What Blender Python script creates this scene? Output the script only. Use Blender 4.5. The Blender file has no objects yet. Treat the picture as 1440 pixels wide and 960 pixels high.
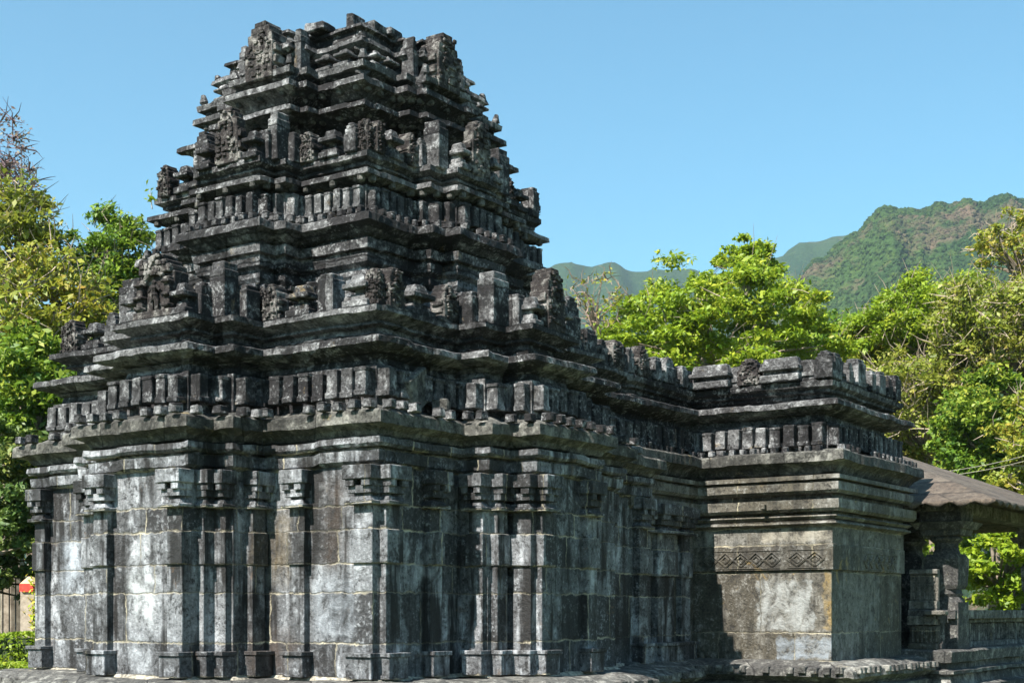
import bpy, bmesh, math, random
import numpy as np
from mathutils import Vector, Matrix, noise
random.seed(7); RNG = np.random.default_rng(11)
C = bpy.context.scene.collection
S = bpy.context.scene

# ------------------------------------------------------------------ camera
F = 2000.0                       # focal length in pixels of a 1440 wide picture
CX, CY, CZ = 10.65, -12.70, 0.8
A0 = math.radians(34.6)
VW = Vector((-math.sin(A0), math.cos(A0), 0)); RT = Vector((math.cos(A0), math.sin(A0), 0))
HZ = 858.0
cd = bpy.data.cameras.new('camera'); cam = bpy.data.objects.new('camera', cd); C.objects.link(cam)
cam.location = (CX, CY, CZ); cam.rotation_euler = (math.radians(90), 0, A0)
cd.sensor_width = 36; cd.lens = 36*F/1440; cd.shift_y = (HZ-480)/1440; cd.clip_end = 9000; cd.clip_start = .1
S.camera = cam
def at(px, py, d):
    p = Vector((CX, CY, CZ)) + VW*d + RT*((px-720)/F*d); p.z = CZ + (HZ-py)/F*d
    return p
# ------------------------------------------------------------------ world, sun, exposure
SUN_EL, SUN_AZ = math.radians(48), math.radians(184)      # azimuth clockwise from +y
w = bpy.data.worlds.new("World"); S.world = w; w.use_nodes = True
nt = w.node_tree; bg = nt.nodes['Background']; sky = nt.nodes.new('ShaderNodeTexSky'); sky.sky_type = 'NISHITA'
sky.sun_disc = False; sky.sun_elevation = SUN_EL; sky.sun_rotation = SUN_AZ
sky.air_density = 1.0; sky.dust_density = .9; sky.ozone_density = 1.0; sky.altitude = 100
tint = nt.nodes.new('ShaderNodeMix'); tint.data_type = 'RGBA'; tint.blend_type = 'MULTIPLY'; tint.inputs[0].default_value = 1
nt.links.new(sky.outputs[0], tint.inputs[6]); tint.inputs[7].default_value = (.66, 1.12, 1.10, 1)
nt.links.new(tint.outputs[2], bg.inputs[0]); bg.inputs[1].default_value = 0.060
sl = bpy.data.lights.new('sun', 'SUN'); so = bpy.data.objects.new('sun', sl); C.objects.link(so)
sl.energy = 5.0; sl.angle = math.radians(.5); sl.color = (1, .95, .86)
ts = Vector((math.sin(SUN_AZ)*math.cos(SUN_EL), math.cos(SUN_AZ)*math.cos(SUN_EL), math.sin(SUN_EL)))
so.rotation_euler = ts.to_track_quat('Z', 'Y').to_euler(); so.location = (0, -20, 30)
S.view_settings.view_transform = 'Standard'; S.view_settings.look = 'None'
S.view_settings.exposure = 1.62; S.view_settings.gamma = 1
S.view_settings.use_curve_mapping = False

# ------------------------------------------------------------------ node helpers
class NB:
    def __init__(s, name):
        s.m = bpy.data.materials.new(name); s.m.use_nodes = True; s.t = s.m.node_tree
        s.t.nodes.clear()
        s.out = s.n('ShaderNodeOutputMaterial')
    def n(s, typ, **k):
        x = s.t.nodes.new(typ)
        for a, b in k.items(): setattr(x, a, b)
        return x
    def l(s, a, b): s.t.links.new(a, b)
    def put(s, sock, v):
        if isinstance(v, bpy.types.NodeSocket): s.l(v, sock)
        elif v is not None:
            if isinstance(v, (tuple, list)) and len(v) == 3 and sock.type == 'RGBA': v = (*v, 1)
            sock.default_value = v
    def math(s, op, a, b=None, c=None, clamp=False):
        x = s.n('ShaderNodeMath', operation=op, use_clamp=clamp)
        for i, v in enumerate((a, b, c)):
            if v is not None: s.put(x.inputs[i], v)
        return x.outputs[0]
    def pos(s): return s.n('ShaderNodeNewGeometry').outputs['Position']
    def scale(s, v, sc):
        x = s.n('ShaderNodeVectorMath', operation='MULTIPLY'); s.l(v, x.inputs[0]); x.inputs[1].default_value = sc; return x.outputs[0]
    def noise(s, v, scale, detail=6, rough=.6, dist=0):
        x = s.n('ShaderNodeTexNoise'); s.l(v, x.inputs['Vector']); x.inputs['Scale'].default_value = scale
        x.inputs['Detail'].default_value = detail; x.inputs['Roughness'].default_value = rough; x.inputs['Distortion'].default_value = dist
        return x.outputs['Fac']
    def rng(s, v, a, b, c=0., d=1.):
        x = s.n('ShaderNodeMapRange'); s.put(x.inputs[0], v); x.inputs[1].default_value = a; x.inputs[2].default_value = b
        x.inputs[3].default_value = c; x.inputs[4].default_value = d; return x.outputs[0]
    def mix(s, f, a, b):
        x = s.n('ShaderNodeMix', data_type='RGBA'); s.put(x.inputs[0], f); s.put(x.inputs[6], a); s.put(x.inputs[7], b); return x.outputs[2]
    def bump(s, h, dist, strength=1, prev=None):
        x = s.n('ShaderNodeBump'); s.l(h, x.inputs['Height']); x.inputs['Distance'].default_value = dist; x.inputs['Strength'].default_value = strength
        if prev: s.l(prev, x.inputs['Normal'])
        return x.outputs[0]
    def bsdf(s, col, rough=.85, normal=None, spec=.3):
        b = s.n('ShaderNodeBsdfPrincipled'); s.put(b.inputs['Base Color'], col); s.put(b.inputs['Roughness'], rough)
        b.inputs['Specular IOR Level'].default_value = spec
        if normal: s.l(normal, b.inputs['Normal'])
        s.l(b.outputs[0], s.out.inputs[0]); return b

def stone(name, dark, mid, light, warm, k_light=.5, k_dark=.5, k_warm=.6, rough=.8, courses=None, mortar=(.5,.45,.33), blen=.8, joint_dark=False, bumpk=1., streaks=True, speck=.5, patches=(), soft=.0):
    b = NB(name); p = b.pos()
    big = b.noise(p, .9, 4, .6, .3); medn = b.noise(p, 4.5, 9, .68, .4); fine = b.noise(p, 24, 6, .7); grit = b.noise(p, 95, 3, .7)
    strk = b.noise(b.scale(p, (2.6, 2.6, .75)), 1.5, 5, .6, .5)
    strk2 = b.noise(b.scale(p, (4.6, 4.6, .5)), 1.2, 5, .58, .3)
    s1 = strk if streaks else medn; s2 = strk2 if streaks else b.noise(p, 7, 7, .7, .5)
    col = b.mix(b.rng(medn, .35, .65), mid, tuple(.62*x for x in mid))
    extra_h = None
    if courses:
        sp = b.n('ShaderNodeSeparateXYZ'); b.l(p, sp.inputs[0])
        wob = b.math('MULTIPLY', b.math('SUBTRACT', b.noise(p, 4.2, 7, .72), .5), .13)
        z = b.math('ADD', sp.outputs[2], wob); row = None; dist = None
        for c in courses:
            st = b.math('GREATER_THAN', z, c); dd = b.math('ABSOLUTE', b.math('SUBTRACT', z, c))
            row = st if row is None else b.math('ADD', row, st); dist = dd if dist is None else b.math('MINIMUM', dist, dd)
        wn = b.n('ShaderNodeTexWhiteNoise', noise_dimensions='1D'); b.l(row, wn.inputs['W'])
        u = b.math('ADD', sp.outputs[0], b.math('MULTIPLY', sp.outputs[1], 1.0))
        u = b.math('ADD', u, b.math('MULTIPLY', wob, 1.1))
        u = b.math('ADD', b.math('DIVIDE', u, blen), b.math('MULTIPLY', wn.outputs['Value'], 7.3))
        fl = b.math('FLOOR', u); fr = b.math('SUBTRACT', u, fl)
        wj = b.n('ShaderNodeTexWhiteNoise', noise_dimensions='2D'); cv = b.n('ShaderNodeCombineXYZ'); b.l(fl, cv.inputs[0]); b.l(row, cv.inputs[1]); b.l(cv.outputs[0], wj.inputs['Vector'])
        vd = b.math('MULTIPLY', b.math('ABSOLUTE', b.math('SUBTRACT', fr, b.rng(wj.outputs['Value'], 0, 1, .25, .75))), blen)
        gate = b.math('MULTIPLY', b.math('LESS_THAN', wj.outputs['Value'], .55), 1)
        vd = b.math('ADD', vd, b.math('MULTIPLY', b.math('SUBTRACT', 1, gate), 1))
        # per block tint
        cid = b.math('ADD', fl, b.math('GREATER_THAN', fr, b.rng(wj.outputs['Value'], 0, 1, .25, .75)))
        wt = b.n('ShaderNodeTexWhiteNoise', noise_dimensions='2D'); cv2 = b.n('ShaderNodeCombineXYZ'); b.l(cid, cv2.inputs[0]); b.l(row, cv2.inputs[1]); b.l(cv2.outputs[0], wt.inputs['Vector'])
        tint = wt.outputs['Value']
        col = b.mix(b.rng(tint, .3, 1, 0, .6), col, tuple(.55*x for x in light)); col = b.mix(b.rng(tint, .3, 0, 0, .6), col, tuple(1.6*x for x in dark))
        jd = b.math('MINIMUM', dist, vd)
        wdt = b.rng(b.noise(p, 6, 5, .7), .30, .66, .003, .026)
        jm = b.math('SUBTRACT', 1, b.math('SMOOTH_MIN', b.math('DIVIDE', jd, wdt), 1, .3), clamp=True)
    # pale weathered stone, dark stains, warm lichen
    lm = b.math('MULTIPLY', b.rng(b.math('ADD', b.math('MULTIPLY', s1, .65), b.math('MULTIPLY', big, .35)), .49, .60), b.rng(medn, .40, .56), clamp=True)
    if courses: lm = b.math('MULTIPLY', lm, b.rng(tint, .1, .75, .25, 1))
    col = b.mix(b.math('MULTIPLY', lm, k_light), col, light)
    lm2 = b.rng(b.math('ADD', b.math('MULTIPLY', fine, .55), b.math('MULTIPLY', medn, .55)), .58, .68)
    col = b.mix(b.math('MULTIPLY', lm2, speck), col, light)
    dm = b.rng(b.math('ADD', b.math('MULTIPLY', s2, .6), b.math('MULTIPLY', big, .4)), .49, .585)
    col = b.mix(b.math('MULTIPLY', dm, k_dark), col, dark)
    dm2 = b.rng(b.math('ADD', b.math('MULTIPLY', fine, .5), b.math('MULTIPLY', medn, .5)), .49, .41)
    col = b.mix(b.math('MULTIPLY', dm2, .85), col, dark)
    wm = b.rng(b.noise(p, 1.9, 7, .7, .6), .63, .72)
    col = b.mix(b.math('MULTIPLY', wm, k_warm), col, warm)
    col = b.mix(b.rng(grit, .45, .7, 0, .35), col, tuple(.4*x for x in mid))
    for (x0, x1, z0, z1, cc, st) in patches:
        spp = b.n('ShaderNodeSeparateXYZ'); b.l(p, spp.inputs[0]); wn_ = b.math('MULTIPLY', b.math('SUBTRACT', b.noise(p, 3.5, 6, .7), .5), .35)
        xx = b.math('ADD', spp.outputs[0], wn_); zz = b.math('ADD', spp.outputs[2], wn_)
        mm = b.math('MULTIPLY', b.math('MULTIPLY', b.rng(xx, x0-soft, x0+.03), b.rng(xx, x1+soft, x1-.03)), b.math('MULTIPLY', b.rng(zz, z0-soft, z0+.04), b.rng(zz, z1+soft, z1-.04)))
        mm = b.math('MULTIPLY', mm, b.math('LESS_THAN', spp.outputs[1], 8.23))
        col = b.mix(b.math('MULTIPLY', mm, b.math('MULTIPLY', b.rng(medn, .38, .58, .1, 1), st)), col, cc)
    nrm = b.bump(medn, .05*bumpk, .8); nrm = b.bump(fine, .02*bumpk, .9, nrm); nrm = b.bump(grit, .006*bumpk, .7, nrm)
    if courses:
        gap = b.rng(b.noise(p, 3.1, 4, .6), .40, .62)
        if joint_dark: jmc = b.math('MULTIPLY', jm, .9); col = b.mix(jmc, col, dark)
        else: jmc = b.math('MULTIPLY', jm, b.rng(gap, 0, 1, .3, 1)); col = b.mix(jmc, col, b.mix(b.rng(b.math('ADD', b.math('MULTIPLY', fine, .4), b.math('MULTIPLY', big, .6)), .42, .58), mortar, tuple(.13*x for x in mortar)))
        nrm = b.bump(jm, -.012, 1, nrm)
    b.bsdf(col, rough, nrm, .35)
    return b.m

DK = (.012, .011, .012)
M_WALL = stone('weathered_basalt_wall', (.006,.005,.005), (.050,.050,.054), (.45,.465,.50), (.15,.085,.04), .88, .97, .6, .7, [.0,.41,1.01,1.35,1.75,2.04,2.50,2.68], (.62,.55,.41), .85, soft=.16, patches=((-3.15,-2.85,1.42,1.66,(.62,.64,.68),.5),(-3.15,-2.8,.7,1.2,(.58,.60,.62),.5),(-3.1,-2.9,.1,.35,(.4,.42,.45),.6),(-.95,-.35,.5,1.2,(.44,.48,.54),.25),(-5.6,-5.1,1.1,1.7,(.40,.44,.5),.5),(-1.75,-1.3,.1,.5,(.05,.035,.028),.7),(-.78,-.6,1.3,2.3,(.035,.022,.015),.7),(-1.65,-1.4,1.2,1.9,(.12,.09,.05),.6)))
M_TOWER = stone('blackened_carved_basalt', (.005,.0045,.005), (.023,.0205,.023), (.40,.40,.41), (.36,.26,.13), .5, .92, .5, .9, [3.22,3.72,4.1,4.4,4.9,5.3,5.65,5.9,6.3,6.55,7.1,7.6,7.95,8.45], None, 1.1, True, 1.6, False, .85)
M_CORN = stone('grey_green_cornice_stone', (.006,.006,.005), (.058,.055,.050), (.31,.30,.27), (.30,.23,.11), .6, .7, .8, .85, [2.82], (.4,.35,.2), 1.3, True, 1.2, False, .45)
M_NICHE = stone('carved_panel_stone', (.005,.0045,.005), (.042,.034,.033), (.36,.34,.32), (.24,.18,.1), .8, .6, .4, .95, None, None, 1, False, 2.2, False, .6)
M_HALL = stone('hall_basalt_block', (.009,.008,.007), (.082,.070,.050), (.33,.32,.30), (.34,.22,.06), .75, .6, .7, .65, [.0,.45,1.40,1.83,2.1], (.52,.46,.33), 1.35, patches=((.95,1.95,.48,1.30,(.27,.28,.28),.7),(2.08,2.3,.5,1.42,(.22,.15,.05),.6),(2.15,2.3,.6,.95,(.34,.20,.03),.45),(1.3,2.3,.03,.40,(.24,.28,.33),.6),(1.1,2.2,1.86,2.1,(.30,.27,.22),.6)))
M_PLINTH = stone('plinth_slab_stone', DK, (.085,.082,.078), (.38,.37,.34), (.3,.25,.15), .7, .6, .5, .9, [-.3], (.4,.36,.28), 1.4, True, 1.4, False, .5)
M_ROOF = stone('sloping_roof_slab_stone', (.03,.025,.022), (.105,.080,.062), (.22,.185,.15), (.2,.15,.08), .45, .6, .4, .9, [2.82,3.08,3.36,3.64,3.95,4.3], None, .8, True, .8, False, .3)

def leafmat(name, c1, c2, c3, trans=.35, k3=.3, sc=.6):
    b = NB(name); p = b.pos(); g = b.n('ShaderNodeNewGeometry')
    r = g.outputs['Random Per Island']
    col = b.mix(b.rng(r, 0, 1), c1, c2)
    col = b.mix(b.math('MULTIPLY', b.rng(b.noise(p, sc, 3, .6), .45, .65), b.rng(r, .2, .9), clamp=True), col, c3) if k3 else col
    bs = b.bsdf(col, .5, None, .3)
    tr = b.n('ShaderNodeBsdfTranslucent'); b.l(b.mix(.5, col, tuple(min(1, 1.6*x) for x in c2)), tr.inputs[0])
    mx = b.n('ShaderNodeMixShader'); mx.inputs[0].default_value = trans; b.l(bs.outputs[0], mx.inputs[1]); b.l(tr.outputs[0], mx.inputs[2]); b.l(mx.outputs[0], b.out.inputs[0])
    return b.m
def plain(name, c1, c2, sc=8, rough=.8, bump=.01, spec=.3):
    b = NB(name); p = b.pos(); n = b.noise(p, sc, 6, .65)
    b.bsdf(b.mix(b.rng(n, .35, .65), c1, c2), rough, b.bump(n, bump), spec); return b.m
LIME = leafmat('lime_leaves', (.085,.15,.008), (.22,.30,.016), (.33,.33,.03), .33, 1, .5)
GREEN = leafmat('mid_green_leaves', (.045,.10,.01), (.14,.23,.02), (.26,.27,.03), .3, 1, .5)
OLIVE = leafmat('olive_leaves', (.07,.10,.012), (.23,.26,.03), (.30,.23,.06), .3, 1, .45)
YELLOW = leafmat('yellowing_leaves', (.10,.15,.018), (.27,.28,.03), (.30,.18,.035), .3, 1, .6)
BROWN = leafmat('brown_dry_leaves', (.09,.055,.045), (.20,.13,.10), (.2,.2,.04), .2, 1, .8)
DARKG = leafmat('dark_glossy_leaves', (.03,.07,.012), (.11,.17,.035), (.2,.2,.04), .2, 1, .8)
M_BARK = plain('bark', (.10,.075,.055), (.23,.19,.15), 6)
M_TWIG = plain('pale_twig', (.22,.17,.13), (.36,.29,.22), 9)

# ------------------------------------------------------------------ object helpers
def tag(o, label=None, cat=None, group=None, kind=None):
    if label: o['label'] = label
    if cat: o['category'] = cat
    if group: o['group'] = group
    if kind: o['kind'] = kind
    return o
def empty(name, loc, label, cat, group=None):
    o = bpy.data.objects.new(name, None); C.objects.link(o); o.location = loc; o.empty_display_size = .3
    return tag(o, label, cat, group)
def wloc(o):
    v = Vector((0, 0, 0))
    while o is not None: v = v + o.location; o = o.parent
    return v
def link(name, me, mat, parent=None, origin=None):
    """mesh vertices are in world coordinates; origin moves the object's own origin there"""
    if origin is not None: me.transform(Matrix.Translation(-Vector(origin)))
    o = bpy.data.objects.new(name, me); C.objects.link(o)
    if mat: me.materials.append(mat)
    o.location = Vector(origin) if origin is not None else (0, 0, 0)
    if parent is not None:
        o.parent = parent; o.location = o.location - wloc(parent)
    return o
def bm_obj(name, bm, mat, parent=None, origin=None, smooth=False):
    me = bpy.data.meshes.new(name); bmesh.ops.recalc_face_normals(bm, faces=bm.faces[:]); bm.to_mesh(me); bm.free()
    if smooth: me.shade_smooth()
    return link(name, me, mat, parent, origin)
def jit(v, k=9., a=.012):
    n = noise.noise_vector(v*k); n2 = noise.noise_vector(v*k*2.9 + Vector((5, 3, 1)))
    return v + (n*.75 + n2*.45)*a
def block(bm, c, size, a=.012, bevel=.02, cuts=1, rotz=0., lean=0., taper=0.):
    a *= .62; bevel *= .6
    """worn stone block, bevelled, uneven"""
    t = bmesh.new(); bmesh.ops.create_cube(t, size=1)
    bmesh.ops.scale(t, vec=size, verts=t.verts)
    for v in t.verts:
        if v.co.z > 0: v.co.x *= 1-taper; v.co.y *= 1-taper
    if bevel: bmesh.ops.bevel(t, geom=t.edges[:], offset=min(bevel, min(size)*.3), segments=1, affect='EDGES')
    if cuts: bmesh.ops.subdivide_edges(t, edges=[e for e in t.edges if e.calc_length() > .07], cuts=cuts, use_grid_fill=True)
    R = Matrix.Rotation(rotz, 4, 'Z') @ Matrix.Rotation(lean, 4, 'X'); cc = Vector(c)
    mp = {}
    for v in t.verts: mp[v] = bm.verts.new(jit(R @ v.co + cc, 9, a))
    for f in t.faces:
        try: bm.faces.new([mp[v] for v in f.verts])
        except ValueError: pass
    t.free()
def tube(bm, pts, rad, sides=6):
    rings = []
    for i, p in enumerate(pts):
        d = (pts[min(i+1, len(pts)-1)] - pts[max(i-1, 0)]).normalized()
        x = d.orthogonal().normalized(); y = d.cross(x)
        rings.append([bm.verts.new(p + (x*math.cos(2*math.pi*k/sides) + y*math.sin(2*math.pi*k/sides))*rad[i]) for k in range(sides)])
    for a, b in zip(rings, rings[1:]):
        for k in range(sides): bm.faces.new((a[k], a[(k+1) % sides], b[(k+1) % sides], b[k]))
    bm.faces.new(rings[-1]); bm.faces.new(rings[0][::-1])

# ------------------------------------------------------------------ ground, hills, haze
def grid_obj(name, xs, ys, fn, mat):
    nx, ny = len(xs), len(ys); V = [fn(x, y) for y in ys for x in xs]
    Fc = [(j*nx+i, j*nx+i+1, (j+1)*nx+i+1, (j+1)*nx+i) for j in range(ny-1) for i in range(nx-1)]
    me = bpy.data.meshes.new(name); me.from_pydata(V, [], Fc); me.update(); me.shade_smooth()
    return link(name, me, mat)
b = NB('lawn_ground'); p = b.pos()
b.bsdf(b.mix(b.rng(b.noise(p, .5, 6, .7), .4, .6), (.07,.13,.02), (.15,.14,.06)), .9, b.bump(b.noise(p, 20, 5, .7), .05)); M_GROUND = b.m
xs = [-3500+i*100 for i in range(71)]
gr = grid_obj('ground', xs, [y for y in xs], lambda x, y: (x, y, -.8), M_GROUND); tag(gr, kind='structure')

def hillmat(name, g1, g2, g3, bare, barek):
    b = NB(name); p = b.pos()
    a = b.noise(p, .008, 6, .65, .4); c = b.noise(p, .06, 5, .7); f = b.noise(p, .22, 4, .7)
    col = b.mix(b.rng(a, .4, .6), g1, g2); col = b.mix(b.rng(c, .52, .66, 0, .8), col, g3); col = b.mix(b.rng(f, .35, .6, .7, 0), col, tuple(.35*x for x in g1))
    m = b.math('MULTIPLY', b.rng(b.noise(p, .0048, 7, .68, .8), .53, .60), b.rng(c, .3, .6, .35, 1), clamp=True)
    col = b.mix(b.math('MULTIPLY', m, barek), col, b.mix(b.rng(f, .4, .6), bare, tuple(.6*x for x in bare)))
    b.bsdf(col, .95, b.bump(f, 5., .8, b.bump(c, 9., .6)), .1); return b.m
M_HILL = hillmat('forested_hillside', (.022,.05,.014), (.042,.078,.018), (.08,.115,.022), (.16,.10,.075), .8)
M_HILL2 = hillmat('far_forested_ridge', (.018,.045,.018), (.03,.06,.02), (.05,.08,.025), (.2,.13,.1), .3)
def interp(tab, x):
    if x <= tab[0][0]: return tab[0][1]
    for (a, b_), (c, d) in zip(tab, tab[1:]):
        if x <= c:
            t = (x-a)/(c-a); t = t*t*(3-2*t); return b_ + (d-b_)*t
    return tab[-1][1]
def hill(name, tab, dist, depth, mat, nx=420, ny=90, rough=1., crowns=0, lab=None):
    x0, x1 = tab[0][0], tab[-1][0]; V = []; top = {}
    def h(px, t):
        prof = t*t*(3-2*t)
        base = (HZ - interp(tab, px))/F*dist + 1.6
        d = dist - depth*(1-t)
        v = Vector((px*.006, t*2.2, dist*.001))
        # ravines running down the slope
        rid = noise.fractal(Vector((px*.016 + t*1.1, t*.8, 3.1)), 1, 2, 5)*.10*(1-t)*(t+.2)*2
        z = base*(prof + rid) + noise.noise(Vector((px*.05, t*9, 1)))*4*rough - 11*rough*rough
        return d, max(z - .8, -3)
    for j in range(ny):
        t = j/(ny-1)*1.25
        for i in range(nx):
            px = x0 + (x1-x0)*i/(nx-1)
            if t <= 1: d, z = h(px, t)
            else:
                d, z = h(px, 1); d += (t-1)*depth*1.2; z -= (t-1)*dist*.18
            q = at(px, HZ, d); n = noise.noise(Vector((q.x*.09, q.y*.09, 0)))*3.*rough + noise.noise(Vector((q.x*.25, q.y*.25, 4)))*1.6*rough
            V.append((q.x, q.y, z + n))
    Fc = [(j*nx+i, j*nx+i+1, (j+1)*nx+i+1, (j+1)*nx+i) for j in range(ny-1) for i in range(nx-1)]
    me = bpy.data.meshes.new(name); me.from_pydata(V, [], Fc); me.update(); me.shade_smooth()
    o = link(name, me, mat); tag(o, kind='structure')
    if crowns:
        # tree crowns clothing the slope
        ico = bmesh.new(); bmesh.ops.create_icosphere(ico, subdivisions=1, radius=1); iv = np.array([v.co[:] for v in ico.verts]); fi = np.array([[v.index for v in f.verts] for f in ico.faces]); ico.free()
        VV = []; FF = []; k = 0
        for _ in range(crowns):
            j = random.randrange(int(ny*.15), int(ny*.82)); i = random.randrange(nx-1)
            q = V[j*nx+i]; q2 = V[(j+1)*nx+i+1]; f_ = random.random()
            c = [q[0]+(q2[0]-q[0])*f_, q[1]+(q2[1]-q[1])*f_, q[2]+(q2[2]-q[2])*f_]
            r = random.uniform(1.2, 2.8)
            VV.append(iv*np.array([r, r, r*.9])*RNG.uniform(.75, 1.25, (len(iv), 1)) + np.array(c)); FF.append(fi+k); k += len(iv)
        me = bpy.data.meshes.new('hillside_woods'); me.from_pydata(np.concatenate(VV).tolist(), [], np.concatenate(FF).tolist()); me.update()
        tag(link('hillside_woods', me, mat), lab, 'woodland', kind='stuff')
far_tab = [(-900,560),(-300,470),(200,430),(600,395),(760,378),(800,374),(850,374),(900,384),(960,380),(1010,384),(1090,366),(1130,344),(1190,330),(1240,332),(1400,380),(1800,420),(2300,560)]
hill('far_hills', far_tab, 2300, 900, M_HILL2, 420, 60, .8)
near_tab = [(980,600),(1040,520),(1100,440),(1150,372),(1200,336),(1245,309),(1275,303),(1330,300),(1375,291),(1410,284),(1450,287),(1550,268),(1700,300),(1900,380),(2200,520),(2500,640)]
hill('hills', near_tab, 1300, 700, M_HILL, 420, 130, .6, 30000, 'dense small trees clothing the steep hillside on the right')

hb = NB('haze_air'); pv = hb.n('ShaderNodeVolumePrincipled'); pv.inputs['Color'].default_value = (.62,.80,1,1); pv.inputs['Density'].default_value = .00010; pv.inputs['Anisotropy'].default_value = .2
hb.l(pv.outputs[0], hb.out.inputs['Volume'])
bm = bmesh.new(); bmesh.ops.create_cube(bm, size=1); bmesh.ops.scale(bm, vec=(7400, 7400, 660), verts=bm.verts); bmesh.ops.translate(bm, vec=(0, 0, 330-4.5), verts=bm.verts)
tag(bm_obj('haze', bm, hb.m), 'thin blue air haze over the valley', 'haze', kind='stuff')

# ------------------------------------------------------------------ temple plan
SH = [(-6.2,6.3),(-6.2,0),(-4.5,0),(-4.5,-.5),(-3.78,-.5),(-3.78,-.93),(-2.17,-.93),(-2.17,-.5),(-1.85,-.5),(-1.85,0),(0,0),
      (0,1.6),(.42,1.6),(.42,2.05),(.82,2.05),(.82,3.42),(.42,3.42),(.42,4.7),(0,4.7),(0,6.3)]
SC = (-3.15, 3.15)
HALL = [(-6.0,11.35),(-6.0,6.0),(-.15,6.0),(-.15,8.2),(2.23,8.2),(2.23,11.35)]
def plan(base, s, o, cen=SC):
    P = [((x-cen[0])*s+cen[0], (y-cen[1])*s+cen[1]) for x, y in base]; n = len(P); out = []
    for i in range(n):
        x, y = P[i]; dx = dy = 0
        for (a, b_) in ((P[i-1], P[i]), (P[i], P[(i+1) % n])):
            ex, ey = b_[0]-a[0], b_[1]-a[1]; L = math.hypot(ex, ey); dx += ey/L; dy += -ex/L    # outward for ccw
        out.append((x + o*dx, y + o*dy))
    return out
def loft(name, base, prof, mat, parent, cen=SC, seg=.09, amp=.011, k=7., cap=True, chip=.0):
    """prof: list of (z, scale, offset); long vertical runs are subdivided"""
    pr = []
    for (a, b_) in zip(prof, prof[1:]):
        d = math.hypot(b_[0]-a[0], b_[2]-a[2] + (b_[1]-a[1])*3.15); n = max(1, int(d/.11)) if d < 3 else 8
        for i in range(n): t = i/n; pr.append(tuple(a[q]+(b_[q]-a[q])*t for q in range(3)))
    pr.append(prof[-1])
    n = len(base); segs = []
    for i in range(n):
        a, c = base[i], base[(i+1) % n]; segs.append(max(1, int(math.hypot(c[0]-a[0], c[1]-a[1])/seg)))
    # the back edges stay coarse
    bm = bmesh.new(); rings = []; li = int(prof[0][0]*7)
    for (z, s, o) in pr:
        P = plan(base, s, o, cen); ring = []
        for i in range(n):
            a, c = P[i], P[(i+1) % n]
            for q in range(segs[i]):
                t = q/segs[i]; v = Vector((a[0]+(c[0]-a[0])*t, a[1]+(c[1]-a[1])*t, z))
                w_ = jit(v, 11, amp*.5)
                # every stone of the course sits a little differently
                sid = int(math.floor((v.x*1.0 + v.y*1.37 + 50)/.62)) + li*17
                h_ = noise.cell(Vector((sid*1.3, li*3.1, .5))); g_ = noise.cell(Vector((sid*2.7, li*1.7, 7.5)))
                if amp > .009: w_.z += (h_-.5)*.014; dd_ = Vector((v.x-cen[0], v.y-cen[1], 0)).normalized(); w_ += dd_*((g_-.5)*.018)
                if chip:
                    ch = noise.fractal(v*3.3, 1, 2, 4)
                    if ch > .3: w_.z -= (ch-.3)*chip*.45
                ring.append(bm.verts.new(w_))
        rings.append(ring)
    m = len(rings[0])
    for a, c in zip(rings, rings[1:]):
        for i in range(m): bm.faces.new((a[i], a[(i+1) % m], c[(i+1) % m], c[i]))
    if cap: bm.faces.new(rings[-1])
    return bm_obj(name, bm, mat, parent, (cen[0], cen[1], prof[0][0]))
def si(i): return 1 - i/3.15
temple = empty('stone_temple', (-3.15, 3.15, -.8), 'dark carved basalt temple with a stepped tower, a block hall and a low pillared porch', 'temple')

# edges facing the camera: (start, end, outward normal)
def edges(base, s, o, cen=SC):
    P = plan(base, s, o, cen); n = len(P); E = []
    for i in range(n):
        a, c = P[i], P[(i+1) % n]; ex, ey = c[0]-a[0], c[1]-a[1]; L = math.hypot(ex, ey)
        if L < .05: continue
        nx, ny = ey/L, -ex/L
        if ny < -.5 or nx > .5: E.append((Vector((a[0], a[1], 0)), Vector((c[0], c[1], 0)), Vector((nx, ny, 0)), L, i))
    return E
def bracket(bm, ctr, sz, rz, taper):
    """a carved bracket: tapering block, cap and projecting foot, each worn its own way"""
    ax = 1 if sz[1] < sz[0] or True else 0
    w_, d, h = sz; x, y, z = ctr; out_y = w_ > 0
    a = random.uniform(.008, .018)
    block(bm, (x, y, z + h*.04), (w_*.94, d*.9, h*.92), a, .018, 1, rz, 0, random.uniform(0, .08))
    if random.random() < .5: block(bm, (x, y, z + h*.44), (w_*random.uniform(.95, 1.05), d*random.uniform(.92, 1.08), h*.14), a, .014, 1, rz)
    if random.random() < .8: block(bm, (x, y, z - h*.40), (w_*random.uniform(.9, 1.06), d*1.05, h*.2), a, .014, 1, rz)
def rowof(base, s, o, cen, z0, z1, pitch, wfrac, depth, mat, parent, name, skip=.0, out=None, var=.10, bev=.018):
    """a row of small stones along every visible edge; returned as (distance, builder)"""
    for (a, c, n, L, i) in edges(base, s, o, cen):
        t = (c-a).normalized(); cnt = max(1, round(L/pitch)); pp = L/cnt
        for k in range(cnt):
            if random.random() < skip: continue
            q = a + t*(pp*(k+.5)); w_ = pp*wfrac*random.uniform(1-var, 1+var*.6); h = (z1-z0)*random.uniform(1-var, 1.0)
            ctr = Vector((q.x, q.y, 0)) + n*(depth*random.uniform(.30, .5)); ctr.z = z0 + h/2 + random.uniform(-.01, .01)
            sz = (w_, depth*1.2, h) if abs(n.y) > .5 else (depth*1.2, w_, h)
            out.append(((ctr - cam.location).length, name, ctr, sz, mat, parent, random.uniform(-.05, .05), bev))
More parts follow.
